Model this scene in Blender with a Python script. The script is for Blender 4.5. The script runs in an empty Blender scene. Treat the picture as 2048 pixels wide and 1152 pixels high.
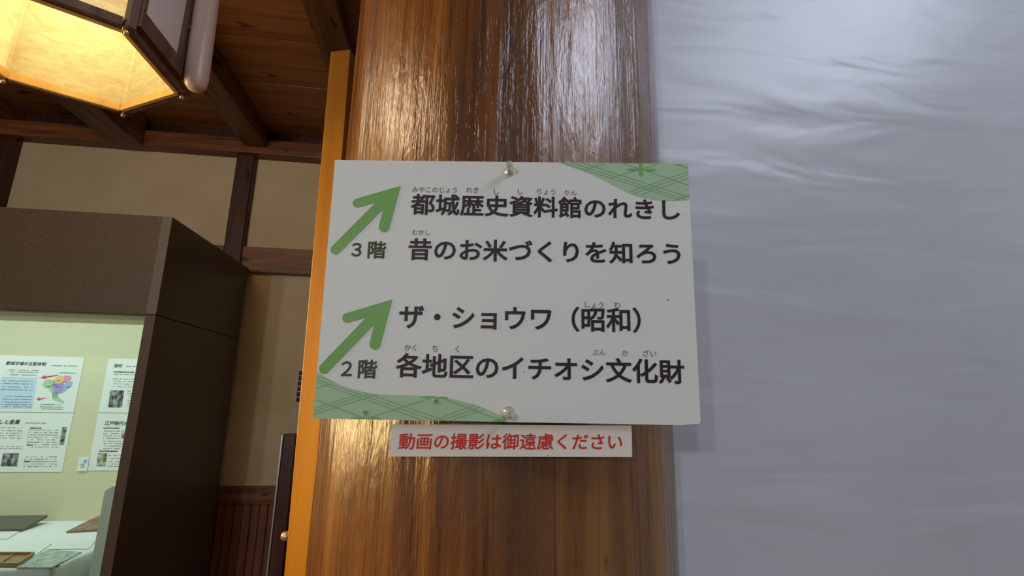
import bpy, bmesh, math, random
from mathutils import Vector, Matrix, noise

random.seed(7)
C = bpy.context.scene.collection
S = bpy.context.scene

# ------------------------------------------------------------------ camera
F = 1010.0                                   # focal length in pixels of the 2048 px wide frame
EYE = Vector((0, 0, 1.5))
_cy = Vector((883 - 1024, -(797 - 576), -F)).normalized()
_cz = Vector((80, (F * F - 141 * 80) / 221, -F)).normalized()
_cx = _cy.cross(_cz)
R = Matrix((_cx, _cy, _cz))                  # camera axes -> room axes
cam = bpy.data.cameras.new('camera')
cam.sensor_width = 36.0
cam.lens = 36.0 * F / 2048
cam.clip_start = 0.02
camo = bpy.data.objects.new('camera', cam)
C.objects.link(camo)
camo.matrix_world = Matrix.Translation(EYE) @ R.to_4x4()
S.camera = camo

# ------------------------------------------------------------------ world, lights, exposure
w = bpy.data.worlds.new('room_air'); S.world = w; w.use_nodes = True
w.node_tree.nodes['Background'].inputs[0].default_value = (1.0, 0.92, 0.82, 1)
w.node_tree.nodes['Background'].inputs[1].default_value = 0.17
S.view_settings.view_transform = 'Standard'
S.view_settings.look = 'None'
S.view_settings.gamma = 1
S.view_settings.use_curve_mapping = False
S.view_settings.exposure = 0.0


def area(name, loc, aim, size, power, col, sy=None):
    l = bpy.data.lights.new(name, 'AREA'); l.energy = power; l.color = col
    l.size = size
    if sy: l.shape = 'RECTANGLE'; l.size_y = sy
    o = bpy.data.objects.new(name, l); C.objects.link(o); o.location = loc
    o.rotation_euler = (Vector(aim) - Vector(loc)).to_track_quat('-Z', 'Y').to_euler()
    return o


COOL = (0.80, 0.89, 1.0)
area('ceiling_spotlight', (-2.0, -3.2, 2.25), (0.2, 0.7, 1.5), 0.10, 16.5, (0.97, 0.97, 1.0))
area('ceiling_spotlight', (-1.6, -3.25, 2.25), (0.2, 0.7, 1.5), 0.10, 16.5, (0.97, 0.97, 1.0))
area('stair_window', (2.07, -1.03, 3.70), (0.4, 0.7, 1.9), 1.5, 44, (0.72, 0.80, 1.0), 0.8)
side_fill = area('pillar_side_fill', (-1.5, 0.86, 1.72), (-0.15, 0.75, 1.5), 0.6, 7.0, (1.0, 0.76, 0.34), 0.8)  # added unseen fill that warms the left side of the pillar
side_fill.data.spread = math.radians(75)
area('case_light', (-2.3, 2.05, 1.99), (-2.3, 2.2, 0.9), 2.5, 14, (0.84, 0.98, 0.94), 0.3)
bl = bpy.data.lights.new('lantern_light', 'POINT'); bl.energy = 2.0; bl.color = (1.0, 0.80, 0.46); bl.shadow_soft_size = 0.035
blo = bpy.data.objects.new('lantern_light', bl); C.objects.link(blo); blo.location = (-0.722, 0.92, 2.36)

rl = bpy.data.lights.new('room_fill', 'POINT'); rl.energy = 15; rl.color = (1.0, 0.76, 0.46); rl.shadow_soft_size = 0.12  # added warm fill for the dim left room, no lantern hangs here
rlo = bpy.data.objects.new('room_fill', rl); C.objects.link(rlo); rlo.location = (-1.08, 0.58, 2.45)


# ------------------------------------------------------------------ pixel -> plane helpers (give real points in the room)
def ray(x, y): return R @ Vector((x - 1024, 576 - y, -F))
def on_z(x, y, z): d = ray(x, y); return EYE + d * ((z - EYE.z) / d.z)
def on_y(x, y, yy): d = ray(x, y); return EYE + d * (yy / d.y)


# ------------------------------------------------------------------ materials
def srgb(r, g, b):
    f = lambda c: (c / 255 / 12.92) if c / 255 <= 0.04045 else ((c / 255 + 0.055) / 1.055) ** 2.4
    return (f(r), f(g), f(b), 1)


def mat(name, col, rough=0.6, spec=0.4, metal=0.0):
    m = bpy.data.materials.new(name); m.use_nodes = True
    b = m.node_tree.nodes['Principled BSDF']
    b.inputs['Base Color'].default_value = col
    b.inputs['Roughness'].default_value = rough
    b.inputs['Specular IOR Level'].default_value = spec
    b.inputs['Metallic'].default_value = metal
    return m


def nd(m, t, **kw):
    n = m.node_tree.nodes.new(t)
    for k, v in kw.items(): setattr(n, k, v)
    return n


def coords(m, scale=(1, 1, 1), kind='Object'):
    tc = nd(m, 'ShaderNodeTexCoord'); mp = nd(m, 'ShaderNodeMapping'); mp.inputs['Scale'].default_value = scale
    m.node_tree.links.new(tc.outputs[kind], mp.inputs['Vector'])
    return mp.outputs[0]


def noi(m, vec, scale, detail=4, rough=0.55, dist=0.0):
    n = nd(m, 'ShaderNodeTexNoise'); n.inputs['Scale'].default_value = scale
    n.inputs['Detail'].default_value = detail; n.inputs['Roughness'].default_value = rough
    n.inputs['Distortion'].default_value = dist
    m.node_tree.links.new(vec, n.inputs['Vector'])
    return n.outputs['Fac']


def ramp(m, fac, stops):
    r = nd(m, 'ShaderNodeValToRGB'); e = r.color_ramp.elements
    while len(e) < len(stops): e.new(0.5)
    for el, (p, c) in zip(e, stops): el.position = p; el.color = c
    m.node_tree.links.new(fac, r.inputs[0])
    return r.outputs[0]


def bump(m, h, strength, dist=0.01, prev=None):
    b = nd(m, 'ShaderNodeBump'); b.inputs['Strength'].default_value = strength; b.inputs['Distance'].default_value = dist
    m.node_tree.links.new(h, b.inputs['Height'])
    if prev is not None: m.node_tree.links.new(prev, b.inputs['Normal'])
    return b.outputs[0]


def mix(m, fac, a, b, mode='MIX'):
    n = nd(m, 'ShaderNodeMix', data_type='RGBA', blend_type=mode)
    L = m.node_tree.links
    if isinstance(fac, float): n.inputs[0].default_value = fac
    else: L.new(fac, n.inputs[0])
    for i, v in ((6, a), (7, b)):
        if isinstance(v, tuple): n.inputs[i].default_value = v
        else: L.new(v, n.inputs[i])
    return n.outputs[2]


def P(m): return m.node_tree.nodes['Principled BSDF']
def link(m, a, sock): m.node_tree.links.new(a, P(m).inputs[sock])


def wood(name, dark, mid, light, grain=(40, 40, 2.0), rough=0.45, bmp=0.25, knots=True):
    m = mat(name, mid, rough)
    v = coords(m, grain)
    n = noi(m, v, 1.0, 6, 0.6, 0.6)
    col = ramp(m, n, [(0.3, dark), (0.52, mid), (0.75, light)])
    if knots:
        g2 = tuple(max(2.5, s * 0.25) for s in grain)
        k = noi(m, coords(m, g2), 2.2, 2, 0.5)
        kf = ramp(m, k, [(0.66, (0, 0, 0, 1)), (0.72, (1, 1, 1, 1))])
        kk = nd(m, 'ShaderNodeRGBToBW'); m.node_tree.links.new(kf, kk.inputs[0])
        col = mix(m, kk.outputs[0], col, tuple(c * 0.4 for c in dark[:3]) + (1,))
    link(m, col, 'Base Color')
    link(m, bump(m, n, bmp, 0.002), 'Normal')
    return m


M = {}
# lacquered cedar log
m = mat('pillar_wood', srgb(150, 105, 62), 0.3, 0.7); M['pillar'] = m
v = coords(m, (22, 22, 0.9)); n1 = noi(m, v, 1.0, 8, 0.6, 0.9)
v2 = coords(m, (130, 130, 5)); n2 = noi(m, v2, 1.0, 5, 0.65, 0.3)
v3 = coords(m, (5, 5, 0.6)); n3 = noi(m, v3, 1.0, 3, 0.5)
c1 = ramp(m, n1, [(0.25, srgb(78, 46, 20)), (0.5, srgb(124, 80, 36)), (0.78, srgb(162, 114, 54))])
c2 = ramp(m, n2, [(0.30, srgb(120, 92, 70)), (0.45, srgb(235, 225, 215)), (0.8, (1, 1, 1, 1))])
c3 = ramp(m, n3, [(0.3, srgb(190, 165, 150)), (0.65, (1, 1, 1, 1))])
col = mix(m, 0.8, c1, c2, 'MULTIPLY'); col = mix(m, 0.8, col, c3, 'MULTIPLY')
def spots(scale, lo, hi, c, amt=1.0):
    global col
    kn = noi(m, coords(m, scale), 1.0, 3, 0.55, 0.3)
    kr = ramp(m, kn, [(lo, (0, 0, 0, 1)), (hi, (amt, amt, amt, 1))])
    bw = nd(m, 'ShaderNodeRGBToBW'); m.node_tree.links.new(kr, bw.inputs[0])
    col = mix(m, bw.outputs[0], col, c); return kn
spots((90, 90, 14), 0.64, 0.74, srgb(62, 36, 18), .7)
spots((24, 24, 10), 0.68, 0.76, srgb(48, 28, 16), .9)
link(m, col, 'Base Color')
b1 = bump(m, n1, 0.5, 0.006); b2 = bump(m, n2, 0.8, 0.0018, b1)
n4 = noi(m, coords(m, (45, 45, 9)), 1.0, 4, 0.6, 0.4); b3 = bump(m, n4, 0.6, 0.005, b2)
link(m, b3, 'Normal'); link(m, b3, 'Coat Normal')
P(m).inputs['Coat Weight'].default_value = 0.38; P(m).inputs['Coat Roughness'].default_value = 0.14
rr = nd(m, 'ShaderNodeMapRange'); rr.inputs[3].default_value = 0.16; rr.inputs[4].default_value = 0.36
m.node_tree.links.new(n3, rr.inputs[0]); link(m, rr.outputs[0], 'Roughness')

D0, D1, D2 = srgb(38, 22, 16), srgb(78, 48, 32), srgb(104, 66, 42)
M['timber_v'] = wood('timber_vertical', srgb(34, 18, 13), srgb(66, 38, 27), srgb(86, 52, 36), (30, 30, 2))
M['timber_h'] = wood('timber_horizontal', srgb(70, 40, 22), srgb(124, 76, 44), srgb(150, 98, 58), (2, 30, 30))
M['timber_y'] = wood('timber_depth', srgb(64, 38, 24), srgb(112, 72, 46), srgb(134, 90, 58), (30, 2, 30))
M['ceil'] = wood('ceiling_board', srgb(118, 76, 44), srgb(160, 106, 62), srgb(180, 122, 74), (1.4, 26, 26), 0.5, 0.1)
M['wains'] = wood('wainscot_wood', srgb(76, 42, 26), srgb(132, 80, 50), srgb(160, 104, 66), (40, 40, 1.5), 0.5)
M['amber'] = wood('amber_wood', srgb(176, 112, 22), srgb(192, 126, 26), srgb(204, 140, 36), (28, 28, 1.2), 0.4, 0.08, False)
M['brown'] = wood('brown_post_wood', srgb(44, 24, 20), srgb(68, 40, 32), srgb(84, 52, 42), (50, 50, 2), 0.3, 0.1, False)
M['lantern_wood'] = wood('lantern_wood', srgb(78, 56, 44), srgb(108, 80, 64), srgb(130, 100, 80), (40, 40, 3), 0.5, 0.1, False)
M['pole_wood'] = wood('pale_pole_wood', srgb(205, 180, 165), srgb(218, 196, 180), srgb(228, 208, 194), (30, 30, 2), 0.35, 0.04, False)
M['rim_wood'] = wood('lantern_rim_wood', srgb(196, 150, 80), srgb(214, 170, 96), srgb(226, 186, 112), (30, 30, 3), 0.45, 0.05, False)

m = mat('plaster_cream', srgb(206, 190, 158), 0.85, 0.2); M['plaster'] = m
n = noi(m, coords(m, (3, 3, 3)), 1.0, 5, 0.6)
link(m, ramp(m, n, [(0.3, srgb(196, 180, 146)), (0.7, srgb(214, 198, 168))]), 'Base Color')
link(m, bump(m, noi(m, coords(m, (80, 80, 80)), 1.0, 3), 0.1, 0.001), 'Normal')

# glossy, slightly wavy painted wall beside the pillar
m = mat('glossy_wall_paint', srgb(222, 222, 226), 0.30, 0.28); M['wall'] = m
n = noi(m, coords(m, (1.6, 1.6, 1.6)), 1.0, 4, 0.55)
link(m, ramp(m, n, [(0.3, srgb(179, 182, 187)), (0.7, srgb(190, 193, 198))]), 'Base Color')
w1 = noi(m, coords(m, (3.2, 3.2, 11)), 1.0, 2.0, 0.45, 0.5)
w2 = noi(m, coords(m, (14, 14, 34)), 1.0, 2, 0.5)
link(m, bump(m, w2, 0.05, 0.004, bump(m, w1, 0.36, 0.016)), 'Normal')

m = mat('foam_board_white', srgb(218, 224, 222), 0.45, 0.35); M['board'] = m
M['paper'] = mat('paper_white', srgb(226, 222, 212), 0.6, 0.3)
M['sheet'] = mat('sheet_white', srgb(226, 232, 232), 0.7, 0.2)
M['ink'] = mat('ink_dark', srgb(44, 34, 38), 0.5, 0.3)
M['inkgreen'] = mat('ink_olive', srgb(60, 66, 42), 0.5, 0.3)
M['inkgrey'] = mat('ink_grey', srgb(112, 110, 112), 0.6, 0.3)
M['red'] = mat('ink_red', srgb(200, 48, 34), 0.5, 0.3)
M['green'] = mat('print_green', srgb(112, 168, 84), 0.45, 0.35)
M['pale_green'] = mat('print_pale_green', srgb(166, 198, 166), 0.45, 0.35)
M['line_green'] = mat('print_line_green', srgb(120, 172, 104), 0.45, 0.35)

m = mat('case_laminate', srgb(92, 80, 68), 0.42, 0.35); M['case'] = m
n = noi(m, coords(m, (260, 260, 260)), 1.0, 2)
link(m, ramp(m, n, [(0.35, srgb(84, 73, 61)), (0.65, srgb(100, 88, 75))]), 'Base Color')
M['case_edge'] = mat('case_edge_laminate', srgb(112, 102, 94), 0.35, 0.5)
M['joint'] = mat('joint_dark', srgb(26, 22, 18), 0.8, 0.1)
M['case_back'] = mat('case_lining', srgb(210, 207, 176), 0.7, 0.3)
m = mat('white_cloth', srgb(228, 234, 234), 0.85, 0.1); M['cloth'] = m
link(m, bump(m, noi(m, coords(m, (6, 6, 6)), 1.0, 3), 0.5, 0.012), 'Normal')
M['pier'] = mat('grey_cloth', srgb(206, 212, 210), 0.8, 0.15)
M['slate'] = mat('slate_grey', srgb(74, 84, 78), 0.35, 0.4)
M['bark'] = wood('worn_brown', srgb(110, 86, 66), srgb(150, 122, 98), srgb(172, 146, 118), (20, 20, 20), 0.6, 0.3, False)
M['tray'] = wood('tray_wood', srgb(126, 98, 58), srgb(160, 128, 82), srgb(178, 146, 100), (4, 40, 40), 0.5, 0.1, False)
m = mat('old_page', srgb(176, 192, 176), 0.8, 0.1); M['page'] = m
link(m, ramp(m, noi(m, coords(m, (60, 24, 24)), 1.0, 4), [(0.35, srgb(140, 156, 148)), (0.6, srgb(190, 204, 190))]), 'Base Color')
m = mat('photo_print', srgb(90, 95, 95), 0.5, 0.3); M['photo'] = m
link(m, ramp(m, noi(m, coords(m, (70, 70, 50)), 1.0, 4), [(0.35, srgb(40, 44, 46)), (0.5, srgb(110, 118, 120)), (0.65, srgb(170, 178, 180))]), 'Base Color')
m = mat('landscape_print', srgb(120, 120, 80), 0.5, 0.3); M['photo2'] = m
link(m, ramp(m, noi(m, coords(m, (60, 60, 60)), 1.0, 3), [(0.35, srgb(70, 76, 50)), (0.5, srgb(150, 140, 110)), (0.65, srgb(196, 200, 190))]), 'Base Color')
M['steel'] = mat('brushed_metal', srgb(190, 190, 185), 0.3, 0.5, 0.9)
M['brass'] = mat('pale_brass', srgb(226, 196, 160), 0.25, 0.5, 0.7)
M['panel_grey'] = mat('panel_grey', srgb(186, 180, 158), 0.5, 0.4)
M['black'] = mat('black_label', srgb(22, 20, 20), 0.5, 0.3)
M['pale_board'] = mat('pale_lining_board', srgb(222, 210, 204), 0.6, 0.3)
M['floor'] = wood('floor_wood', srgb(90, 62, 40), srgb(128, 92, 60), srgb(150, 112, 76), (30, 2, 30), 0.35)
M['map_g'] = mat('map_green', srgb(160, 205, 160), 0.7, 0.2)
M['map_o'] = mat('map_orange', srgb(236, 196, 140), 0.7, 0.2)
M['map_p'] = mat('map_pink', srgb(226, 150, 180), 0.7, 0.2)
M['map_v'] = mat('map_violet', srgb(160, 150, 215), 0.7, 0.2)
M['map_b'] = mat('map_blue', srgb(150, 180, 226), 0.7, 0.2)
M['box_blue'] = mat('box_pale_blue', srgb(190, 214, 234), 0.7, 0.2)
M['map_red'] = mat('arrow_red', srgb(214, 84, 84), 0.7, 0.2)

# washi paper: lets the lamp shine through
m = bpy.data.materials.new('washi_paper'); m.use_nodes = True; M['washi'] = m
nt = m.node_tree; nt.nodes.clear()
out = nt.nodes.new('ShaderNodeOutputMaterial'); df = nt.nodes.new('ShaderNodeBsdfDiffuse'); tl = nt.nodes.new('ShaderNodeBsdfTranslucent')
mx = nt.nodes.new('ShaderNodeMixShader'); mx.inputs[0].default_value = 0.4
fib = noi(m, coords(m, (28, 28, 60)), 1.0, 6, 0.65, 1.0)
fc = ramp(m, fib, [(0.35, srgb(222, 208, 160)), (0.6, srgb(240, 232, 194))])
nt.links.new(fc, df.inputs[0]); nt.links.new(fc, tl.inputs[0])
nt.links.new(df.outputs[0], mx.inputs[1]); nt.links.new(tl.outputs[0], mx.inputs[2]); nt.links.new(mx.outputs[0], out.inputs[0])

m = bpy.data.materials.new('bulb_glow'); m.use_nodes = True; M['bulb'] = m
P(m).inputs['Emission Color'].default_value = (1, 0.75, 0.4, 1); P(m).inputs['Emission Strength'].default_value = 12
m = bpy.data.materials.new('case_tube_glow'); m.use_nodes = True; M['tube'] = m
P(m).inputs['Emission Color'].default_value = (0.86, 1, 0.88, 1); P(m).inputs['Emission Strength'].default_value = 1.0

# clear pane: mostly see-through with a fresnel reflection
m = bpy.data.materials.new('clear_pane'); m.use_nodes = True; M['glass'] = m
nt = m.node_tree; nt.nodes.clear()
out = nt.nodes.new('ShaderNodeOutputMaterial'); tr = nt.nodes.new('ShaderNodeBsdfTransparent'); gl = nt.nodes.new('ShaderNodeBsdfGlossy')
tr.inputs[0].default_value = (0.95, 0.985, 0.96, 1); gl.inputs['Roughness'].default_value = 0.02
fr = nt.nodes.new('ShaderNodeFresnel'); fr.inputs[0].default_value = 1.45; mx = nt.nodes.new('ShaderNodeMixShader')
nt.links.new(fr.outputs[0], mx.inputs[0]); nt.links.new(tr.outputs[0], mx.inputs[1]); nt.links.new(gl.outputs[0], mx.inputs[2]); nt.links.new(mx.outputs[0], out.inputs[0])
m = mat('clear_plastic', (0.95, 0.95, 0.95, 1), 0.08, 0.5); M['clear'] = m
P(m).inputs['Transmission Weight'].default_value = 0.9; P(m).inputs['IOR'].default_value = 1.49


# ------------------------------------------------------------------ building helpers
def wloc(o):
    v = Vector((0, 0, 0))
    while o is not None: v += o.location; o = o.parent
    return v


def obj(name, bm, m, parent=None, smooth=False, origin=None):
    """bmesh in room coordinates -> one object; its verts are shifted so that the object can hang under its parent"""
    me = bpy.data.meshes.new(name)
    base = wloc(parent) if parent else Vector((0, 0, 0))
    loc = Vector(origin) if origin is not None else base
    for v in bm.verts: v.co -= loc
    bm.to_mesh(me); bm.free()
    if smooth:
        for p in me.polygons: p.use_smooth = True
    me.materials.append(M[m] if isinstance(m, str) else m)
    o = bpy.data.objects.new(name, me); C.objects.link(o)
    if parent: o.parent = parent
    o.location = loc - base
    return o


def tag(o, label, cat, group=None):
    o['label'] = label; o['category'] = cat
    if group: o['group'] = group
    return o


def thing(name, label, cat, loc, group=None):
    o = bpy.data.objects.new(name, None); C.objects.link(o); o.location = loc; o.empty_display_size = 0.05
    return tag(o, label, cat, group)


def struct(o): o['kind'] = 'structure'; return o
def NB(): return bmesh.new()


def box(bm, c, s, rz=0.0, bev=0.0, mtx=None):
    r = bmesh.ops.create_cube(bm, size=1.0)
    vs = r['verts']
    bmesh.ops.scale(bm, vec=s, verts=vs)
    if bev:
        es = list({e for v in vs for e in v.link_edges})
        rb = bmesh.ops.bevel(bm, geom=es, offset=bev, segments=2, affect='EDGES', profile=0.6)
        vs = list({v for f in rb['faces'] for v in f.verts} | {v for v in vs if v.is_valid})
    X = Matrix.Translation(Vector(c)) @ (mtx if mtx else Matrix.Rotation(rz, 4, 'Z'))
    bmesh.ops.transform(bm, matrix=X, verts=vs)
    return bm


def bx(x0, x1, y0, y1, z0, z1, bev=0.0):
    return box(NB(), ((x0 + x1) / 2, (y0 + y1) / 2, (z0 + z1) / 2), (x1 - x0, y1 - y0, z1 - z0), 0, bev)


def bar(bm, a, b, w, h, up=(0, 0, 1), bev=0.0):
    """box from a to b, w wide, h tall"""
    a, b = Vector(a), Vector(b); d = b - a
    y = d.normalized(); x = y.cross(Vector(up)).normalized(); z = x.cross(y)
    mt = Matrix((x, y, z)).transposed().to_4x4()
    return box(bm, (a + b) / 2, (w, d.length, h), 0, bev, mt)


def lathe(bm, prof, c, axis=(0, 0, 1), n=24):
    """profile [(radius, height)] turned around axis at c"""
    q = Vector((0, 0, 1)).rotation_difference(Vector(axis)).to_matrix()
    rings = []
    for r, h in prof:
        rings.append([bm.verts.new(Vector(c) + q @ Vector((r * math.cos(2 * math.pi * i / n), r * math.sin(2 * math.pi * i / n), h))) for i in range(n)])
    for a, b in zip(rings, rings[1:]):
        for i in range(n): bm.faces.new((a[i], a[(i + 1) % n], b[(i + 1) % n], b[i]))
    bm.faces.new(rings[0][::-1]); bm.faces.new(rings[-1])
    return bm


def poly(bm, pts, n, t=0.0):
    """flat polygon with a small thickness t along n"""
    n = Vector(n)
    top = [bm.verts.new(Vector(p) + n * t) for p in pts]
    f = bm.faces.new(top); f.normal_update()
    if f.normal.dot(n) < 0: f.normal_flip()
    if t:
        bot = [bm.verts.new(Vector(p)) for p in pts]
        for i in range(len(pts)):
            j = (i + 1) % len(pts); bm.faces.new((top[i], top[j], bot[j], bot[i]))
    return bm


def glyphs(s, bold=0.0):
    c = bpy.data.curves.new('t', 'FONT'); c.body = s; c.size = 1; c.resolution_u = 3
    c.bevel_depth = bold; c.bevel_resolution = 0
    o = bpy.data.objects.new('t', c); C.objects.link(o)
    me = bpy.data.meshes.new_from_object(o.evaluated_get(bpy.context.evaluated_depsgraph_get()))
    vs = [v.co.copy() for v in me.vertices]; fs = [tuple(p.vertices) for p in me.polygons if p.area > 1e-12 and max(vs[i].y for i in p.vertices) < 1.0]
    used = sorted({i for f in fs for i in f}); idx = {o_: n_ for n_, o_ in enumerate(used)}
    vs = [vs[i] for i in used]; fs = [tuple(idx[i] for i in f) for f in fs]
    bpy.data.objects.remove(o); bpy.data.curves.remove(c); bpy.data.meshes.remove(me)
    return vs, fs


def text(name, s, a, b, ux, uz, n, m, parent, bold=0.02, lift=0.0003, aspect=1.0, shear=0.0):
    """writes s so that its ink runs from point a to point b (ink middle height) on the plane (ux, uz)"""
    a, b = Vector(a), Vector(b)
    vs, fs = glyphs(s, bold)
    x0 = min(v.x for v in vs); x1 = max(v.x for v in vs)
    k = (b - a).length / (x1 - x0)
    ux = (b - a).normalized()
    bm = NB()
    bv = [bm.verts.new(a + ux * ((v.x - x0 + shear * (v.y - 0.376)) * k) + uz * ((v.y - 0.376) * k * aspect) + n * (lift + max(0, v.z) * k * 0.02)) for v in vs]
    for f in fs:
        try: bm.faces.new([bv[i] for i in f])
        except ValueError: pass
    return obj(name, bm, m, parent)


# ------------------------------------------------------------------ structure
WB = 2.565                                    # plaster face of the back wall
CZ = 2.835
wall_back = struct(obj('wall_back', bx(-3.2, 2.6, WB, WB + 0.1, 0, CZ), 'plaster'))
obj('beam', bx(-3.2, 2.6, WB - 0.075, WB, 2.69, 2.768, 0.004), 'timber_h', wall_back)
obj('gap_shade_board', bx(-3.2, 2.6, WB - 0.012, WB, 2.766, CZ - .001), 'timber_v', wall_back)  # dark board standing in for the shaded gap above the beam
for x in (-2.13, -1.04, 0.05):
    bm = NB()
    pts = 14                                   # hand-hewn post: edges wander a little
    for sgn in (0,):
        prev = None
        for i in range(pts + 1):
            z = 2.69 * i / pts
            h = 0.043 + 0.003 * noise.noise(Vector((x * 3, 0, z * 4)))
            h2 = 0.043 + 0.003 * noise.noise(Vector((x * 3 + 9, 0, z * 4)))
            y0 = WB - 0.045
            ring = [bm.verts.new(p) for p in ((x - h, WB, z), (x - h, y0 + .006, z), (x - h + .006, y0, z), (x + h2 - .006, y0, z), (x + h2, y0 + .006, z), (x + h2, WB, z))]
            if prev:
                for k in range(5): bm.faces.new((prev[k], prev[k + 1], ring[k + 1], ring[k]))
            prev = ring
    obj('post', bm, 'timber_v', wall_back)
for xa, xb in ((-3.2, -2.17), (-2.09, -1.08), (-1.0, 0.01)):
    obj('rail', bx(xa, xb, WB - 0.035, WB, 2.084, 2.212, 0.003), 'timber_h', wall_back)
obj('wainscot_cap', bx(-3.2, 2.6, WB - 0.03, WB, 1.025, 1.10, 0.004), 'timber_h', wall_back)
b0 = None
for i in range(46):
    x = -1.25 + i * 0.036
    if b0 is None:
        b0 = obj('board', bx(x, x + 0.034, WB - 0.016, WB, 0.0, 1.025, 0.003), 'wains', wall_back, origin=(x, WB, 0))
    else:
        o = b0.copy(); C.objects.link(o); o.location = (x, WB - 0.002 * (i % 2), 0)

struct(obj('wall_left', bx(-3.3, -3.2, -3.6, WB + 0.1, 0, CZ), 'plaster'))
struct(obj('floor', bx(-3.2, 2.6, -3.6, WB, -0.08, 0), 'floor'))
ceiling = struct(obj('ceiling', bx(-3.2, -0.22, -0.6, WB + 0.1, CZ + 0.012, CZ + 0.06), 'timber_y'))
c0 = None; c1_ = None
y = -0.6
while y < WB - 0.01:
    if c0 is None:
        c0 = obj('board', bx(-3.2, -0.22, y, y + 0.296, CZ, CZ + 0.012, 0.002), 'ceil', ceiling, origin=(0, y, CZ))
    else:
        o = c0.copy(); C.objects.link(o); o.location = (0, y, CZ + random.uniform(0, .002))
        if y > 1.15:
            o = (c1_.copy() if c1_ else obj('board', bx(-0.218, 2.6, 0, 0.296, CZ, CZ + 0.012, 0.002), 'ceil', ceiling, origin=(0, 0, CZ)))
            if c1_: C.objects.link(o)
            c1_ = o; o.location = (0, y, CZ)
    y += 0.30
for x0, x1, zb in ((-2.20, -2.09, 2.765), (-1.645, -1.505, 2.68), (-1.045, -0.935, 2.725), (-0.515, -0.40, 2.765), (0.05, 0.16, 2.765), (0.6, 0.71, 2.765)):
    obj('rafter', bx(x0, x1, -0.6 if x0 < 0 else 1.16, WB - (0.078 if zb < 2.75 else 0.014), zb, CZ, 0.006), 'timber_y', ceiling)

# glossy painted wall that the pillar is set into
WR = 0.80
wr = struct(obj('wall_right', bx(0.20, 2.6, WR, WR + 0.12, 0, 3.8), 'wall'))

# ------------------------------------------------------------------ pillar
PC = Vector((0.0932, 0.8466)); PR = 0.2713; PH = 3.8
bm = NB(); NA, NZ = 300, 300; rings = []
for j in range(NZ + 1):
    z = PH * j / NZ; ring = []
    for i in range(NA):
        a = 2 * math.pi * i / NA; c, s = math.cos(a), math.sin(a)
        r = PR + 0.0016 * noise.noise(Vector((c * 9, s * 9, z * 1.3))) + 0.0010 * noise.noise(Vector((c * 30 + 5, s * 30, z * 2.2))) \
            + 0.0014 * noise.noise(Vector((c * 5, s * 5, z * 7 + 3)))
        ring.append(bm.verts.new((PC.x + r * c, PC.y + r * s, z)))
    rings.append(ring)
for a, b in zip(rings, rings[1:]):
    for i in range(NA): bm.faces.new((a[i], a[(i + 1) % NA], b[(i + 1) % NA], b[i]))
pillar = obj('log_pillar', bm, 'pillar', None, True, origin=(PC.x, PC.y, 0))
tag(pillar, 'thick round lacquered log pillar behind the white direction sign', 'pillar')

# ------------------------------------------------------------------ amber board standing behind the pillar
def upright(name, label, cat, m, base, w, d, h, yaw, lean=0.0, bev=0.002):
    bm = box(NB(), (0, 0, h / 2), (w, d, h), 0, bev)
    o = obj(name, bm, m); o.location = base; o.rotation_euler = (0, lean, yaw)
    return tag(o, label, cat)


ab = upright('amber_post', 'tall amber wooden post standing left of the log pillar', 'post', 'amber', (-0.233, 1.205, 0), 0.053, 0.12, 2.35, math.radians(-17), math.radians(-1.05))

# brown post with flat top, and its little peg knob
bp = thing('brown_post', 'dark brown wooden post with a flat top left of the amber post', 'post', (-0.43, 1.62, 0))
obj('shaft', bx(-0.4505, -0.4145, 1.60, 1.64, 0, 1.392, 0.004), 'brown', bp)
obj('edge_trim', bx(-0.4545, -0.4505, 1.598, 1.606, 0, 1.388), 'steel', bp)
pk = thing('peg_knob', 'small pale round knob at the foot of the amber post', 'knob', (-0.30, 1.17, 1.16))
kp = on_y(572, 1072, 1.17); pk.location = kp
obj('knob', lathe(NB(), [(0.004, -0.010), (0.0085, -0.008), (0.0095, 0.0), (0.0085, 0.006), (0.006, 0.009)], kp, (-1, 0, 0)), 'brass', pk, True)
obj('stem', lathe(NB(), [(0.005, -0.028), (0.005, -0.008)], kp, (-1, 0, 0), 16), 'brass', pk, True)

# ------------------------------------------------------------------ grey wall cabinet with a dark marked label
wc = thing('wall_cabinet', 'grey wall cabinet with a column of black squares left of the amber post', 'cabinet', (-0.58, WB, 1.1))
obj('body', bx(-0.690, -0.45, WB - 0.03, WB - 0.001, 1.12, 1.640, 0.003), 'panel_grey', wc)
obj('door', bx(-0.684, -0.456, WB - 0.036, WB - 0.03, 1.455, 1.634, 0.001), 'panel_grey', wc)
obj('door', bx(-0.684, -0.456, WB - 0.036, WB - 0.03, 1.126, 1.449, 0.001), 'panel_grey', wc)
sq = None
for i in range(6):
    z = 1.606 - i * 0.0245
    if sq is None: sq = obj('square', bx(-0.672, -0.657, WB - 0.038, WB - 0.036, z - 0.0095, z + 0.0095), 'black', wc, origin=(-0.66, WB, z))
    else:
        o = sq.copy(); C.objects.link(o); o.location = Vector((-0.66, WB, z)) - wc.location

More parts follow.
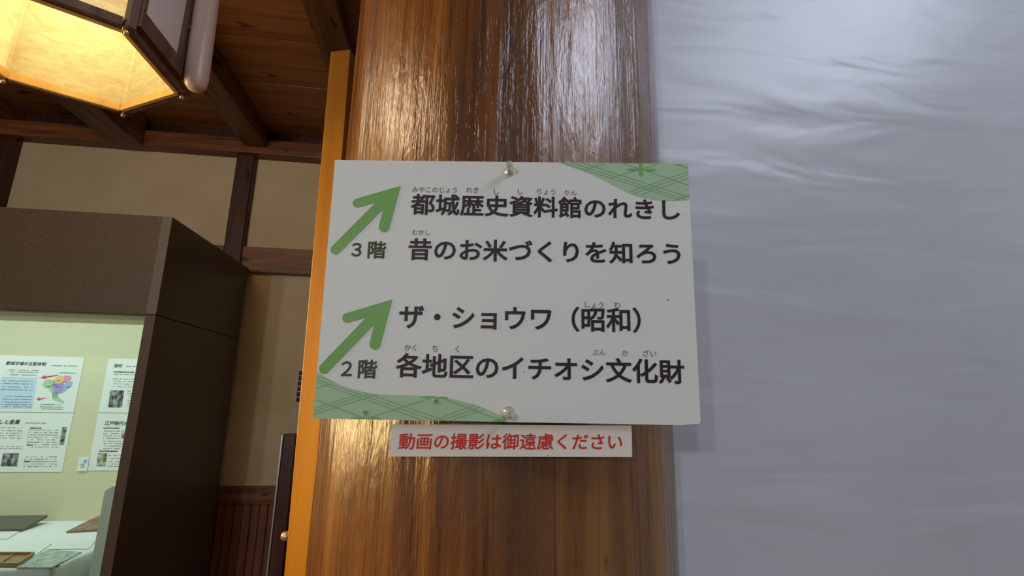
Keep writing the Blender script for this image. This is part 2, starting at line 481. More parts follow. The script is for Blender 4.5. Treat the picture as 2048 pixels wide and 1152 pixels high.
# ------------------------------------------------------------------ direction sign (rigid board pinned to the pillar)
def rotm(a, b):
    return Matrix.Rotation(a, 3, 'Z') @ Matrix.Rotation(b, 3, 'X')
SM = rotm(-0.1454, 0.0352); SX = SM @ Vector((1, 0, 0)); SZ = SM @ Vector((0, 0, 1)); SN = SM @ Vector((0, -1, 0))
SO = Vector((0.0694, 0.5553, 1.6263))
def on_sign(x, y):
    d = ray(x, y); t = (SO - EYE).dot(SN) / d.dot(SN); return EYE + d * t
sign = thing('direction_sign', 'white direction sign board with green arrows pinned on the log pillar', 'sign', SO)
hw, hh = 0.210, 0.150
outl = [(-hw, hh), (hw, hh), (hw, -hh + 0.006), (hw - 0.001, -hh + 0.002), (hw - 0.012, -hh + 0.001), (hw - 0.02, -hh), (-hw, -hh)]
bm = NB()
front = [bm.verts.new(SO + SX * x + SZ * z) for x, z in outl]; back = [bm.verts.new(SO + SX * x + SZ * z - SN * 0.005) for x, z in outl]
bm.faces.new(front[::-1]); bm.faces.new(back)
for i in range(len(outl)):
    j = (i + 1) % len(outl); bm.faces.new((front[i], front[j], back[j], back[i]))
bmesh.ops.recalc_face_normals(bm, faces=bm.faces[:])
obj('board', bm, 'board', sign)
LIFT = SN * 0.0002


def clamp(p):
    q = p - SO; u = max(-hw, min(hw, q.dot(SX))); v = max(-hh, min(hh, q.dot(SZ)))
    return SO + SX * u + SZ * v


def c4(x, y): return (620 + x / 4.115, 300 + y / 4.115)
def c5(x, y): return (1000 + x / 4.114, 300 + y / 4.114)
def c6(x, y): return (620 + x / 4.115, 580 + y / 4.115)


def edge_snap(p, top=False, bottom=False, left=False, right=False):
    q = p - SO; u, v = q.dot(SX), q.dot(SZ)
    if top: v = hh
    if bottom: v = -hh
    if left: u = -hw
    if right: u = hw
    return SO + SX * u + SZ * v


# corner patches of the printed lattice
tr_curve = [(560, 130), (630, 155), (700, 180), (770, 208), (830, 235), (885, 265), (940, 295), (1000, 326), (1050, 350), (1100, 370), (1150, 386), (1200, 398), (1250, 407), (1320, 415), (1400, 419), (1480, 416)]
TRP = [edge_snap(on_sign(*c5(490, 105)), top=True)] + [on_sign(*c5(*p)) for p in tr_curve] + [edge_snap(on_sign(*c5(1560, 410)), right=True), SO + SX * hw + SZ * hh]
bl_curve = [(130, 720), (190, 752), (250, 780), (330, 810), (400, 830), (500, 852), (600, 862), (700, 866), (800, 867), (900, 869), (1000, 874), (1100, 885), (1180, 899), (1250, 915), (1330, 936), (1400, 958), (1500, 1003), (1580, 1046)]
BLP = [edge_snap(on_sign(*c6(60, 672)), left=True)] + [on_sign(*c6(*p)) for p in bl_curve] + [edge_snap(on_sign(*c6(1640, 1080)), bottom=True), SO - SX * hw - SZ * hh]


def patch(name, pts, parent):
    bm = poly(NB(), [p + LIFT for p in pts], SN)
    bmesh.ops.triangulate(bm, faces=bm.faces[:])
    return obj(name, bm, 'pale_green', parent)


p1 = patch('corner_print', TRP, sign); p2 = patch('corner_print', BLP, sign)


def to_uv(p): q = p - SO; return (q.dot(SX), q.dot(SZ))
def inside(uv, pl):
    x, y = uv; c = False
    for i in range(len(pl)):
        (x1, y1), (x2, y2) = pl[i], pl[i - 1]
        if (y1 > y) != (y2 > y) and x < (x2 - x1) * (y - y1) / (y2 - y1) + x1: c = not c
    return c


def strokes(bm, segs, conv, region, width):
    reg = [to_uv(p) for p in region]
    for k, (a, b) in enumerate(segs):
        A, B = to_uv(on_sign(*conv(*a))), to_uv(on_sign(*conv(*b)))
        N = 60; run = None; ivs = []
        for i in range(N + 1):
            t = i / N; q = (A[0] + (B[0] - A[0]) * t, A[1] + (B[1] - A[1]) * t)
            if inside(q, reg):
                run = [q, q] if run is None else [run[0], q]
            elif run: ivs.append(run); run = None
        if run: ivs.append(run)
        for q0, q1 in ivs:
            if q0 == q1: continue
            dx, dy = q1[0] - q0[0], q1[1] - q0[1]; L = math.hypot(dx, dy); nx, ny = -dy / L * width / 2, dx / L * width / 2
            lift = SN * (0.0003 + 0.00001 * k)
            poly(bm, [SO + SX * (x) + SZ * (z) + lift for x, z in ((q0[0] + nx, q0[1] + ny), (q1[0] + nx, q1[1] + ny), (q1[0] - nx, q1[1] - ny), (q0[0] - nx, q0[1] - ny))], SN)
    return bm


def petal_parts(name, items, conv, m, parent):
    for it in items: obj(name, petals(NB(), [it], conv), m, parent)


def petals(bm, items, conv):
    for k, (cx, cy, rx, ry) in enumerate(items):
        pts = []
        for i in range(20):
            a = 2 * math.pi * i / 20; pts.append(clamp(on_sign(*conv(cx + rx * math.cos(a), cy + ry * math.sin(a)))) + SN * (0.00045 + 0.00001 * k))
        poly(bm, pts, SN)
    return bm


bm = strokes(NB(), [((500, 100), (1520, 425)), ((560, 96), (1600, 430)), ((640, 96), (1640, 415)),
                    ((1060, 345), (1600, 160)), ((1090, 362), (1600, 186)), ((1150, 372), (1600, 212)),
                    ((1160, 160), (900, 232)), ((1160, 160), (1620, 312)), ((1020, 112), (1160, 160)), ((1160, 160), (1320, 105)),
                    ((860, 112), (700, 160)), ((1420, 106), (1600, 168)), ((1400, 425), (1620, 355))], c5, TRP, 0.0007)
obj('lattice_lines', bm, 'line_green', p1)
petal_parts('petal', [(1090, 163, 46, 11), (1235, 166, 46, 11), (1158, 122, 16, 26), (1160, 196, 20, 20), (1160, 160, 24, 16)], c5, 'line_green', p1)
bm = strokes(NB(), [((20, 695), (1120, 1078)), ((20, 722), (1050, 1084)), ((20, 745), (980, 1090)), ((180, 770), (20, 818)),
                    ((20, 978), (420, 852)), ((20, 1002), (490, 854)), ((20, 1026), (560, 856)),
                    ((980, 1085), (1370, 940)), ((1030, 1092), (1420, 955)), ((1090, 1096), (1480, 968)),
                    ((30, 895), (450, 1055)), ((470, 1055), (1040, 875)), ((1040, 870), (1620, 1090))], c6, BLP, 0.0007)
obj('lattice_lines', bm, 'line_green', p2)
petal_parts('petal', [(398, 1058, 62, 13), (520, 1058, 62, 13), (460, 1004, 26, 14), (460, 1022, 14, 20), (980, 880, 56, 8), (1090, 886, 48, 8), (1040, 924, 26, 18), (1040, 904, 13, 20), (1550, 1082, 60, 12), (1604, 1050, 22, 22)], c6, 'line_green', p2)


def capsule_arc(c, r, a0, a1, n=9):
    return [(c[0] + r * math.cos(math.radians(a0 + (a1 - a0) * i / n)), c[1] + r * math.sin(math.radians(a0 + (a1 - a0) * i / n))) for i in range(n + 1)]


def arrow_pts(k=1.0):
    # picture angles: y down
    p = [(748, 295)]
    p += capsule_arc((390, 437), 37, -108, -108 - 180)
    p += [(540, 433)]
    p += capsule_arc((212, 820), 41, -135, -315)
    p += [(604, 487)]
    p += capsule_arc((612, 633), 44, 190, 12)
    return p


A1 = [to_uv(on_sign(*c4(x, y))) for x, y in arrow_pts()]
tip2 = to_uv(on_sign(*c6(680, 76)))
def arrow(uv):
    bm = poly(NB(), [SO + SX * x + SZ * z + SN * 0.0004 for x, z in uv], SN)
    bmesh.ops.triangulate(bm, faces=bm.faces[:])
    return obj('arrow', bm, 'green', sign)
arrow(A1)
d2 = (tip2[0] - A1[0][0], tip2[1] - A1[0][1])
arrow([(x + d2[0], z + d2[1]) for x, z in A1])


def sline(s, xa, ya, xb, yb, m='ink', bold=0.022, name='lettering', asp=1.0):
    return text(name, s, on_sign(xa, ya), on_sign(xb, yb), SX, SZ, SN, m, sign, bold, 0.0005, asp)


sline('都城歴史資料館のれきし', 821.5, 408.3, 1359.5, 420, asp=.93)
sline('昔のお米づくりを知ろう', 817, 498.2, 1361, 508, asp=.93)
sline('ザ・ショウワ（昭和）', 798.6, 633, 1281.5, 640.5, asp=.98)
sline('各地区のイチオシ文化財', 791.5, 730, 1368.5, 744, asp=.95)
sline('３', 703, 499, 723.5, 499.3, 'inkgreen', 0.02)
sline('階', 736, 499.5, 772.5, 500, 'inkgreen', 0.022, asp=.95)
sline('２', 682.5, 737, 704.5, 737.2, 'inkgreen', 0.02)
sline('階', 716.5, 737.8, 754.5, 738.2, 'inkgreen', 0.022, asp=.95)
for s, xa, xb, yy in (('みやこのじょう', 825, 914, 379), ('れき', 932.5, 957, 380), ('し', 988, 998, 383), ('し', 1036, 1045.5, 383),
                      ('りょう', 1074.5, 1110.5, 383.5), ('かん', 1129, 1153.5, 385), ('むかし', 825, 861, 464.5), ('しょう', 1170, 1207, 609),
                      ('わ', 1228, 1241, 609.5), ('かく', 809.5, 833, 695), ('ち', 864.5, 876, 697), ('く', 911, 919, 697.5),
                      ('ぶん', 1184.5, 1211, 704.5), ('か', 1244, 1257, 706), ('ざい', 1286, 1312.5, 707)):
    sline(s, xa, yy, xb, yy + (xb - xa) * 0.014, 'inkgrey', 0.004, 'small_lettering')
petal_parts('scuff', [(0, 0, 1.9, .9)], lambda x, y: (1048 + x, 744 + y), 'inkgrey', sign); petal_parts('scuff', [(0, 0, 1.7, 1.3)], lambda x, y: (1336 + x, 600 + y), 'inkgrey', sign)

# ------------------------------------------------------------------ red notice strip under the sign
NO = SO - SN * 0.0045
def on_strip(x, y):
    d = ray(x, y); t = (NO - EYE).dot(SN) / d.dot(SN); return EYE + d * t
ns = thing('notice_strip', 'narrow white notice strip with red writing below the direction sign', 'sign', on_strip(1022, 882))
q = [on_strip(783, 849), on_strip(1263, 851.5), on_strip(1264.5, 914), on_strip(779, 913)]
bm = NB(); fr_ = [bm.verts.new(p) for p in q]; bk = [bm.verts.new(p - SN * 0.0035) for p in q]
bm.faces.new(fr_[::-1]); bm.faces.new(bk)
for i in range(4): bm.faces.new((fr_[i], fr_[(i + 1) % 4], bk[(i + 1) % 4], bk[i]))
bmesh.ops.recalc_face_normals(bm, faces=bm.faces[:])
obj('card', bm, 'paper', ns)
text('lettering', '動画の撮影は御遠慮ください', on_strip(798, 882.5), on_strip(1245, 883.5), SX, SZ, SN, 'red', ns, 0.016, 0.0004, .95, 0.06)
pp = on_strip(1096, 909)
obj('staple', lathe(NB(), [(0.0008, -0.002), (0.0008, 0.001), (0.0003, 0.0014)], pp, SN, 10), 'steel', ns, True)

# ------------------------------------------------------------------ push pins
def pin(x, y, label, tilt):
    p = on_sign(x, y); ax = (SN + SX * tilt[0] + SZ * tilt[1]).normalized()
    t = thing('push_pin', label, 'pin', p, 'clear push pins holding the sign')
    obj('head', lathe(NB(), [(0.0058, 0.0006), (0.0066, 0.0012), (0.0062, 0.0022), (0.0036, 0.0036), (0.0028, 0.006), (0.0030, 0.010), (0.0042, 0.0125), (0.0048, 0.0145), (0.0044, 0.0160), (0.003, 0.0166)], p, ax, 28), 'clear', t, True)
    obj('needle', lathe(NB(), [(0.0006, -0.016), (0.0006, 0.010)], p, ax, 10), 'steel', t, True)
pin(1019, 343, 'clear plastic push pin at the top middle of the direction sign', (0.0, .15))
pin(1017.5, 824, 'clear plastic push pin at the bottom middle of the direction sign', (0.05, -.15))

# ------------------------------------------------------------------ paper lantern
LC = Vector((-0.722, 0.92, 0)); LR = 0.192; LB, LT = 2.10, 2.52
vx = [LC + Vector((LR * math.cos(math.radians(-30 + 60 * i)), LR * math.sin(math.radians(-30 + 60 * i)), 0)) for i in range(6)]
lan = thing('paper_lantern', 'glowing six-sided paper lantern with wooden frame hanging at the upper left', 'lantern', LC + Vector((0, 0, LT)))
UP = Vector((0, 0, 1))
for i in range(6):
    a, b = vx[i], vx[(i + 1) % 6]; mid = (a + b) / 2; inn = (LC - mid).normalized(); d = (b - a).normalized()
    z0 = LB + 0.010
    obj('bottom_rail', bar(NB(), a + d * .008 + UP * z0, b - d * .008 + UP * z0, 0.014, 0.016, bev=.001), 'lantern_wood', lan)
    obj('rim_strip', bar(NB(), a + d * .008 + inn * .010 + UP * (LB + .008), b - d * .008 + inn * .010 + UP * (LB + .008), 0.008, 0.017, bev=.001), 'rim_wood', lan)
    obj('top_rail', bar(NB(), a + d * .008 + UP * LT, b - d * .008 + UP * LT, 0.014, 0.018, bev=.001), 'lantern_wood', lan)
    ii = inn * 0.004
    bm = NB(); a1, b1 = a + ii + d * .002, b + ii - d * .002
    q = [bm.verts.new(p) for p in (a1 + UP * (LB + .008), b1 + UP * (LB + .008), b1 + UP * LT, a1 + UP * LT)]; bm.faces.new(q)
    obj('paper_panel', bm, 'washi', lan)
    obj('corner_post', box(NB(), a + (a - LC).normalized() * 0.004 + UP * ((LB + LT) / 2 + .002), (0.015, 0.014, LT - LB), math.radians(-30 + 60 * i), .0015), 'lantern_wood', lan)
    # seam laths seen inside the paper
    sm_ = a + (LC - a).normalized() * 0.0062
    obj('corner_lath', bar(NB(), sm_ + UP * (LB + .01), sm_ + UP * LT, 0.0055, 0.0012, up=(a - LC).normalized()), 'washi', lan)
    obj('finial', lathe(NB(), [(0.002, -0.007), (0.0036, -0.006), (0.0047, -0.0025), (0.004, 0.001), (0.0025, 0.003)], a - (a - LC).normalized() * 0.002 + UP * (LB - .001), (0, 0, 1), 16), 'brass', lan, True)
# outer frame on the side facing the sign: bottom board, pale board, brown upright, round pole on a peg
xo = vx[0].x + 0.0075
ya, yb = vx[0].y + .002, vx[1].y - .035
obj('side_board', bx(xo - .002, xo + .010, ya, yb, LB + .012, LB + .045, .0015), 'lantern_wood', lan)
obj('side_stile', bx(xo - .002, xo + .010, ya, ya + .009, LB + .045, LT, .0015), 'lantern_wood', lan)
obj('side_stile', bx(xo - .002, xo + .010, yb - .030, yb, LB + .045, LT, .0015), 'lantern_wood', lan)
obj('side_panel', bx(xo - .003, xo + .003, ya + .009, yb - .030, LB + .045, LT, .0005), 'pale_board', lan)
px_, py_ = -0.5145, 0.975
obj('support_pole', lathe(NB(), [(0.005, 0), (0.013, .003), (0.0185, .010), (0.0215, .024), (0.022, .045), (0.022, CZ - 2.094)], (px_, py_, 2.090), (-.03, 0, 1), 28), 'pole_wood', lan, True)
pz = on_y(352, 52, 1.0).z - .03
obj('peg', lathe(NB(), [(0.006, 0), (0.006, 0.05)], (px_ - .045, py_ - .02, pz), (1, .35, 0), 14), 'lantern_wood', lan, True)
for k in range(3):
    i0 = k * 2
    obj('hanger', bar(NB(), vx[i0] + UP * LT, LC + UP * (LT + .04), .012, .012), 'lantern_wood', lan)
obj('cord', lathe(NB(), [(0.004, LT + .03), (0.004, CZ)], LC, (0, 0, 1), 12), 'black', lan, True)
lamp = obj('socket', lathe(NB(), [(0.018, 2.40), (0.018, 2.45), (0.006, 2.46), (0.006, LT + .04)], LC, (0, 0, 1), 20), 'black', lan, True)
obj('bulb', lathe(NB(), [(0.008, 2.325), (0.022, 2.332), (0.030, 2.352), (0.030, 2.366), (0.020, 2.390), (0.015, 2.40)], LC, (0, 0, 1), 24), 'bulb', lan, True)
blo.location.z = 2.29

# ------------------------------------------------------------------ display case
XR, YF, CT, GT = -0.955, 1.807, 2.10, 1.756
XL = -3.15
case = thing('display_case', 'large dark brown display case with a glass front along the wall', 'display case', ((XL + XR) / 2, (YF + WB) / 2, 0))
YB = WB - 0.05
obj('fascia', bx(XL, XR - 0.032, YF, YF + 0.02, GT, CT, .001), 'case', case)
obj('upper_side_panel', bx(XR - .02, XR, YF + .002, YB, GT + .0015, CT, .001), 'case', case)
obj('lower_side_panel', bx(XR - .02, XR, YF + .002, YB, 0.0, GT - .0015, .001), 'case', case)
obj('side_joint', bx(XR - .018, XR - .002, YF + .004, YB - .002, GT - .002, GT + .002), 'joint', case)
obj('corner_stile', bx(XR - 0.0315, XR - .0002, YF - .001, YF + .024, GT + .001, CT, .001), 'case_edge', case)
obj('corner_stile', bx(XR - 0.0315, XR - .0002, YF - .001, YF + .024, 0.0, GT - .001, .001), 'case', case)
obj('top_panel', bx(XL, XR - .02, YF + .02, YB, CT - .02, CT), 'case', case)
obj('back_panel', bx(XL, XR - .02, YB - .0, YB + .045, 0.0, CT - .02), 'case_back', case)
obj('inner_side_panel', bx(XR - .026, XR - .0205, YF + .026, YB, .0, CT - .02), 'case_back', case)
obj('light_diffuser', bx(XL, XR - .03, YF + .03, YF + .05, GT - .03, GT + .05), 'case_back', case)
obj('glass_pane', bx(XL, XR - .031, YF + .008, YF + .014, 0.86, GT), 'glass', case)
obj('plinth_panel', bx(XL, XR - .031, YF + .004, YF + .02, 0.0, 0.86), 'case', case)
TB = 0.972
obj('display_shelf', bx(XL, XR - .03, YF + .03, YB, 0.80, 0.84), 'case_back', case)

# cloth covered display table, its front and side hems hanging in folds
PX1, PY0 = -1.155, 1.872
ct = NB()
def cloth():
    bm = NB(); nx = 120; cols = []
    path = []                                   # hem line: along the front to the corner, then back along the right side
    for i in range(90): path.append((XL + .1 + (PX1 - XL - .1) * i / 89, PY0, (0, -1)))
    for i in range(7): a = math.radians(-90 + 90 * i / 6); path.append((PX1 - .012 + .012 * math.cos(a) , PY0 + .012 + .012 * math.sin(a), (math.cos(a), math.sin(a))))
    for i in range(1, 40): path.append((PX1, PY0 + .012 + (YB - .015 - PY0) * i / 39, (1, 0)))
    rows = []
    prof = [(-.03, 0.0), (-.012, 0.0), (-.003, -.002), (0.0, -.008), (.002, -.03), (.004, -.07), (.006, -.128)]
    for k, (x, y, n) in enumerate(path):
        fold = noise.noise(Vector((k * .22, 0, 0)))
        rows.append([bm.verts.new((x + n[0] * (o + (-dz) * .10 * fold), y + n[1] * (o + (-dz) * .10 * fold), TB + dz)) for o, dz in prof])
    for a, b in zip(rows, rows[1:]):
        for i in range(len(prof) - 1): bm.faces.new((a[i], b[i], b[i + 1], a[i + 1]))
    for r_ in rows: pass
    return bm
tc_ = thing('cloth_covered_table', 'low display table under white cloth inside the display case', 'table', ((XL + PX1) / 2, (PY0 + YB) / 2, 0.84))
obj('cloth_hem', cloth(), 'cloth', tc_, True)
bm = NB(); gx, gy = 60, 20; g = [[bm.verts.new((XL + .1 + (PX1 - .012 - XL - .1) * i / gx, PY0 + .012 + (YB - .002 - PY0 - .012) * j / gy, TB + .0012 * noise.noise(Vector((i * .3, j * .4, 0))))) for j in range(gy + 1)] for i in range(gx + 1)]
for i in range(gx):
    for j in range(gy): bm.faces.new((g[i][j], g[i + 1][j], g[i + 1][j + 1], g[i][j + 1]))
obj('cloth_top', bm, 'cloth', tc_, True)
obj('table_core', bx(XL + .1, PX1 - .015, PY0 + .018, YB - .004, 0.842, TB - .004), 'case_back', tc_)

# pier with rounded cloth top in the right end of the case
pr_ = thing('draped_stand', 'tall grey cloth draped stand in the right end of the case', 'stand', (-1.06, 2.02, 0.84))
pa = on_y(212, 985, 2.0)
bm = NB(); x0, x1, y0, y1 = pa.x - .005, XR - .032, 2.0, 2.12
prof = []
for i in range(9):
    a = math.radians(180 - 90 * i / 8); prof.append((x0 + .03 + .03 * math.cos(a), 1.164 + .03 * math.sin(a) * 0.7))
prof = [(x0 - .003, 0.842), (x0 - .001, 1.0)] + prof + [(x1, 1.188)] + [(x1, 0.842)]
fa = [bm.verts.new((x, y0, z)) for x, z in prof]; ba = [bm.verts.new((x, y1, z)) for x, z in prof]
bm.faces.new(fa); bm.faces.new(ba[::-1])
for i in range(len(prof)): j = (i + 1) % len(prof); bm.faces.new((fa[j], fa[i], ba[i], ba[j]))
bmesh.ops.recalc_face_normals(bm, faces=bm.faces[:])
obj('stand_body', bm, 'pier', pr_)
obj('top_cloth', bx(x0 + .02, x1, y0 - .004, y1 + .004, 1.183, 1.192, .003), 'cloth', pr_)
ob = thing('small_bundle', 'small pale bundle lying on top of the grey draped stand', 'bundle', (-1.03, 2.06, 1.192))
obj('wrapping', box(NB(), (-1.035, 2.06, 1.207), (0.085, 0.06, 0.022), .1, .009), 'cloth', ob, True)
obj('base', box(NB(), (-1.038, 2.058, 1.196), (0.095, 0.066, 0.006), .1, .002), 'slate', ob)

# exhibits on the cloth
def slab(name, label, cat, pts, z0, t, m, lift_back=0.0, group=None):
    bm = NB(); pts = [Vector(p) for p in pts]
    ys = [p.y for p in pts]; ymn, ymx = min(ys), max(ys)
    lo = [bm.verts.new((p.x, p.y, z0 + lift_back * (p.y - ymn) / (ymx - ymn))) for p in pts]
    hi = [bm.verts.new((p.x, p.y, z0 + t + lift_back * (p.y - ymn) / (ymx - ymn))) for p in pts]
    bm.faces.new(lo[::-1]); bm.faces.new(hi)
    for i in range(len(pts)): j = (i + 1) % len(pts); bm.faces.new((lo[i], lo[j], hi[j], hi[i]))
    bmesh.ops.recalc_face_normals(bm, faces=bm.faces[:])
    c = sum(pts, Vector()) / len(pts)
    o = obj(name, bm, m, None, origin=(c.x, c.y, z0)); return tag(o, label, cat, group)


T1 = TB + .0015
def tz(x, y, z=T1): return on_z(x, y, z)
bt = TB + .0015
slab('dark_tray', 'dark grey flat tray lying at the back left of the white cloth', 'tray',
     [Vector((-1.98, 2.33, 0)), Vector((-1.575, 2.33, 0)), Vector((-1.585, 2.47, 0)), Vector((-1.98, 2.47, 0))], bt, .010, 'slate', .02)
q1 = on_z(132, 1066, bt); q2 = on_z(186, 1063, bt)
slab('brown_plaque', 'worn brown plaque leaning up at the back right of the white cloth', 'plaque',
     [q1, q2 + Vector((.02, 0, 0)), Vector((q2.x + .03, q2.y + .12, 0)), Vector((q1.x + .085, q1.y + .13, 0)), Vector((q1.x + .045, q1.y + .09, 0))], bt, .006, 'bark', .05)
slab('white_card', 'blank white card lying in front of the dark tray', 'card',
     [on_z(-60, 1056, bt), on_z(48, 1057, bt), on_z(15, 1078, bt), on_z(-90, 1078, bt)], bt, .0015, 'sheet')
slab('open_sheet', 'thin white sheet spread on the cloth behind the wooden tray', 'sheet',
     [on_z(22, 1090, bt), on_z(104, 1087, bt), on_z(72, 1110, bt), on_z(-12, 1112, bt)], bt, .0015, 'sheet')
slab('open_sheet', 'thin white sheet spread on the cloth behind the green document', 'sheet',
     [on_z(112, 1082, bt), on_z(190, 1082, bt), on_z(178, 1098, bt), on_z(96, 1099, bt)], bt, .0015, 'sheet')
gd = slab('old_document', 'pale green old written document at the front of the cloth', 'document',
     [on_z(94, 1100, bt), on_z(164, 1105, bt), on_z(104, 1136, bt), on_z(32, 1136, bt)], bt, .002, 'page')
wt = thing('wooden_tray', 'small brown wooden tray at the front left of the cloth', 'tray', (-1.34, 1.94, bt))
A, B, Cc, D = on_z(-20, 1112, bt), on_z(66, 1112, bt), on_z(34, 1134, bt), on_z(-60, 1134, bt)
bm = NB(); lo = [bm.verts.new(p + UP * .0002) for p in (A, B, Cc, D)]; hi = [bm.verts.new(p + UP * .004) for p in (A, B, Cc, D)]
bm.faces.new(lo[::-1]); bm.faces.new(hi)
for i in range(4): bm.faces.new((lo[i], lo[(i + 1) % 4], hi[(i + 1) % 4], hi[i]))
obj('base', bm, 'tray', wt)
for a, b in ((A, B), (B, Cc), (Cc, D)):
    obj('rim', bar(NB(), a + UP * .007, b + UP * .007, .006, .010), 'tray', wt)
mm = (A + B) / 2; obj('divider', bar(NB(), on_z(28, 1112, bt) + UP * .006, on_z(-4, 1134, bt) + UP * .006, .004, .006), 'tray', wt)

# ------------------------------------------------------------------ information sheets on the case's back panel
YP = YB - 0.0025
PX = Vector((1, 0, 0)); PZ = Vector((0, 0, 1)); PN = Vector((0, -1, 0))
def dashes(bm, x0, x1, z, h, gap=.25, dens=.8, k=0):
    x = x0
    while x < x1:
        wd = random.uniform(.4, 1.0) * h * 1.0
        if random.random() < dens:
            poly(bm, [(x, YP - .0008, z - h / 2 * random.uniform(.5, 1)), (min(x + wd, x1), YP - .0008, z - h / 2 * random.uniform(.5, 1)), (min(x + wd, x1), YP - .0008, z + h / 2 * random.uniform(.5, 1)), (x, YP - .0008, z + h / 2 * random.uniform(.5, 1))], PN)
        x += wd + h * gap
    return bm


def sheet(label, x0, x1, z0, z1):
    t = thing('information_sheet', label, 'sheet', ((x0 + x1) / 2, YB, (z0 + z1) / 2), 'information sheets in the display case')
    bm = NB(); nx = 16
    fr_ = [[bm.verts.new((x0 + (x1 - x0) * i / nx, YP - .0004 - .0000 * i, z)) for z in (z0, z1)] for i in range(nx + 1)]
    for a, b in zip(fr_, fr_[1:]): bm.faces.new((a[0], b[0], b[1], a[1]))
    bx_ = obj('page', bx(x0, x1, YP, YB - .0002, z0, z1), 'sheet', t)
    bm.free()
    return t


def flat(name, pts, m, parent, lift=.0008):
    bm = poly(NB(), [(x, YP - lift, z) for x, z in pts], PN)
    bmesh.ops.triangulate(bm, faces=bm.faces[:])
    return obj(name, bm, m, parent)


def rect(name, x0, x1, z0, z1, m, parent, lift=.0008): return flat(name, [(x0, z0), (x1, z0), (x1, z1), (x0, z1)], m, parent, lift)
def pt(x, y): p = on_y(x, y, YP); return (p.x, p.z)
def c3(x, y): return pt(x / 4.113, 680 + y / 4.113)


SX1, SW = -1.592, 0.345
L0 = SX1 - SW
s1 = sheet('white printed sheet with a coloured map and two red arrows', L0, SX1, 1.4125, 1.652)
def ptext(s, a, b, parent, bold=.015, m='ink', shear=.15):
    A, B = c3(*a), c3(*b)
    zc = (A[1] + B[1]) / 2
    return text('lettering', s, (A[0], YP, zc), (B[0], YP, zc), PX, PZ, PN, m, parent, bold, .0008, 1.0, shear)
ptext('都城市域の支配体制', (50, 190), (380, 198), s1)
bm = NB()
xa, za = c3(415, 210); xb, _ = c3(640, 212); dashes(bm, xa, xb, za, .005)
for yy, u, v in ((245, 60, 320), (262, 60, 320), (285, 80, 300)):
    (xa, za), (xb, _) = c3(u, yy), c3(v, yy); dashes(bm, xa, xb, za, .0042, .3, .85)
for yy in (335, 358, 385, 408, 462, 486, 510, 530, 548):
    (xa, za), (xb, _) = c3(10, yy), c3(290 - yy * .05, yy); dashes(bm, xa, xb, za, .0045, .3, .8)
for yy, u, v in ((270, 485, 625), (530, 335, 510), (550, 330, 525), (566, 335, 515)):
    (xa, za), (xb, _) = c3(u, yy), c3(v, yy); dashes(bm, xa, xb, za, .0042, .3, .85)
obj('fine_print', bm, 'inkgrey', s1)
flat('blue_box', [c3(20, 302), c3(308, 308), c3(265, 568), c3(-80, 565)], 'box_blue', s1, .0005)
mp = flat('map_region', [c3(*p) for p in ((370, 335), (410, 322), (445, 335), (470, 370), (460, 410), (425, 435), (400, 400), (365, 390), (348, 365))], 'map_g', s1)
flat('map_region', [c3(*p) for p in ((450, 315), (490, 290), (530, 300), (520, 345), (470, 360), (440, 340))], 'map_o', s1)
flat('map_region', [c3(*p) for p in ((530, 292), (580, 295), (590, 315), (560, 350), (522, 345))], 'map_p', s1, .0009)
flat('map_region', [c3(*p) for p in ((440, 345), (475, 360), (520, 348), (540, 385), (500, 440), (455, 440), (425, 375))], 'map_v', s1, .0010)
flat('map_region', [c3(*p) for p in ((540, 352), (600, 338), (590, 375), (545, 412), (510, 440), (525, 390))], 'map_b', s1, .0011)
flat('map_region', [c3(*p) for p in ((432, 440), (470, 445), (490, 480), (525, 500), (525, 520), (480, 505), (430, 485))], 'map_g', s1, .0010)
for pts in (((332, 312), (372, 288), (375, 300), (480, 284), (478, 292), (378, 312), (385, 322)), ((298, 487), (328, 470), (330, 481), (400, 472), (330, 492), (325, 500))):
    flat('red_arrow', [c3(*p) for p in pts], 'map_red', s1, .0012)
bm = NB()
for (u, v, yy) in ((470, 500, 332), (520, 545, 345), (430, 470, 370), (455, 500, 385), (380, 420, 382), (540, 580, 388), (432, 480, 435), (430, 480, 450), (432, 470, 465)):
    (xa, za), (xb, _) = c3(u, yy), c3(v, yy); dashes(bm, xa, xb, za, .004, .3, 1)
obj('map_names', bm, 'ink', s1).location.y -= .0006

s3 = sheet('white printed sheet below the sheet with the coloured map', L0, SX1, 1.166, 1.4085)
ptext('くらしと産業', (-90, 668), (165, 678), s3)
bm = NB()
(xa, za), (xb, _) = c3(210, 682), c3(380, 684); dashes(bm, xa, xb, za, .0045)
for yy in range(740, 1050, 20):
    if yy < 900 or yy > 940:
        (xa, za), (xb, _) = c3(235 - (yy - 740) * .14, yy), c3((485 if yy < 860 else 490) - (yy - 740) * .08, yy); dashes(bm, xa, xb, za, .004, .35, .72)
for yy in (720, 745, 765, 785, 805, 875, 892):
    (xa, za), (xb, _) = c3(-120, yy), c3(185, yy); dashes(bm, xa, xb, za, .004, .35, .7)
obj('fine_print', bm, 'inkgrey', s3)
bm = NB()
for yy, u, v in ((724, 248, 345), (864, 222, 272), (998, 200, 245)):
    (xa, za), (xb, _) = c3(u, yy), c3(v, yy); dashes(bm, xa, xb, za, .006, .15, 1)
obj('headings', bm, 'ink', s3)
flat('photo', [c3(*p) for p in ((515, 716), (552, 717), (525, 864), (487, 862))], 'photo', s3)
flat('photo', [c3(*p) for p in ((28, 932), (158, 932), (140, 1040), (6, 1038))], 'photo', s3)

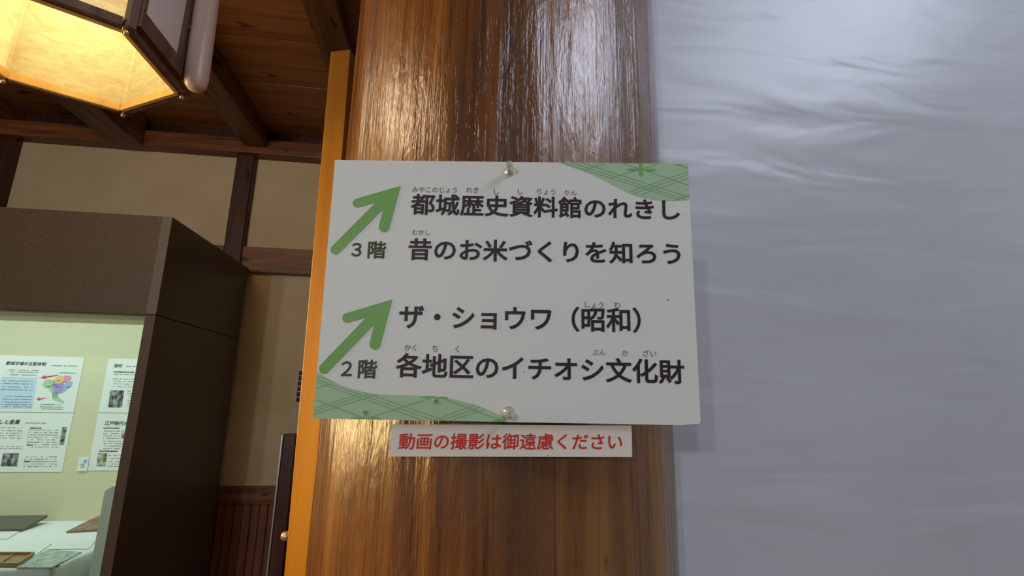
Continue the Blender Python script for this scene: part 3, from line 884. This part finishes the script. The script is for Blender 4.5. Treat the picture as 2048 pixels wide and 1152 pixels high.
RX0 = pt(216.4, 715)[0]
RX0 = -1.492
s2 = sheet('white printed sheet with a statue photograph at the upper right of the case', RX0, RX0 + SW, 1.4145, 1.650)
ptext('信仰', (938, 210), (1005, 213), s2)
bm = NB()
(xa, za), (xb, _) = c3(1040, 218), c3(1135, 220); dashes(bm, xa, xb, za, .0045)
for yy in (282, 320, 340, 360, 382):
    (xa, za), (xb, _) = c3(930, yy), c3(1180, yy); dashes(bm, xa, xb, za, .004, .35, .72)
for yy in (420, 440, 460, 480, 500, 520, 540):
    (xa, za), (xb, _) = c3(1048, yy), c3(1180, yy); dashes(bm, xa, xb, za, .004, .35, .8)
obj('fine_print', bm, 'inkgrey', s2)
bm = NB(); (xa, za), (xb, _) = c3(935, 262), c3(1105, 263); dashes(bm, xa, xb, za, .006, .15, 1); obj('headings', bm, 'ink', s2)
flat('photo', [c3(*p) for p in ((908, 413), (1022, 415), (1002, 556), (890, 553))], 'photo', s2)

s4 = sheet('white printed sheet with a landscape photograph at the lower right of the case', RX0, RX0 + SW, 1.172, 1.4105)
ptext('江戸時代の都城', (862, 682), (1135, 690), s4)
bm = NB()
for yy in (748, 768, 788, 808, 832, 852, 872, 892):
    (xa, za), (xb, _) = c3(850, yy), c3(990 if yy < 812 else 1100, yy); dashes(bm, xa, xb, za, .004, .35, .75)
for yy in (950, 975, 1000, 1020, 1040):
    (xa, za), (xb, _) = c3(890, yy), c3(1100, yy); dashes(bm, xa, xb, za, .004, .35, .75)
obj('fine_print', bm, 'inkgrey', s4)
bm = NB()
for yy, u, v in ((724, 852, 985), (914, 820, 970)):
    (xa, za), (xb, _) = c3(u, yy), c3(v, yy); dashes(bm, xa, xb, za, .006, .15, 1)
obj('headings', bm, 'ink', s4)
flat('photo', [c3(*p) for p in ((1005, 745), (1120, 745), (1110, 810), (997, 808))], 'photo2', s4)
flat('photo', [c3(*p) for p in ((808, 930), (882, 932), (868, 1040), (794, 1038))], 'photo2', s4)

lc_ = thing('small_label_card', 'tiny white card with blue marks between the lower sheets', 'card', (c3(685, 1020)[0], YB, c3(685, 1020)[1]))
a = c3(652, 1076); b = c3(735, 964)
obj('card', bx(c3(645, 1020)[0], c3(728, 1020)[0], YP - .004, YB - .0002, a[1], b[1]), 'sheet', lc_)
flat('blue_mark', [c3(*p) for p in ((690, 985), (722, 982), (718, 1008), (705, 1015), (690, 1008))], 'map_b', lc_, .0048)
bm = NB()
for yy in (1020, 1033, 1045):
    (xa, za), (xb, _) = c3(668, yy), c3(702, yy); dashes(bm, xa, xb, za, .0035, .3, 1)
o = obj('fine_print', bm, 'inkgrey', lc_); o.location.y -= .004

for o in C.objects:
    if o.name.split('.')[0] in ('fine_print', 'headings', 'map_names', 'lattice_lines'): o['kind'] = 'stuff'
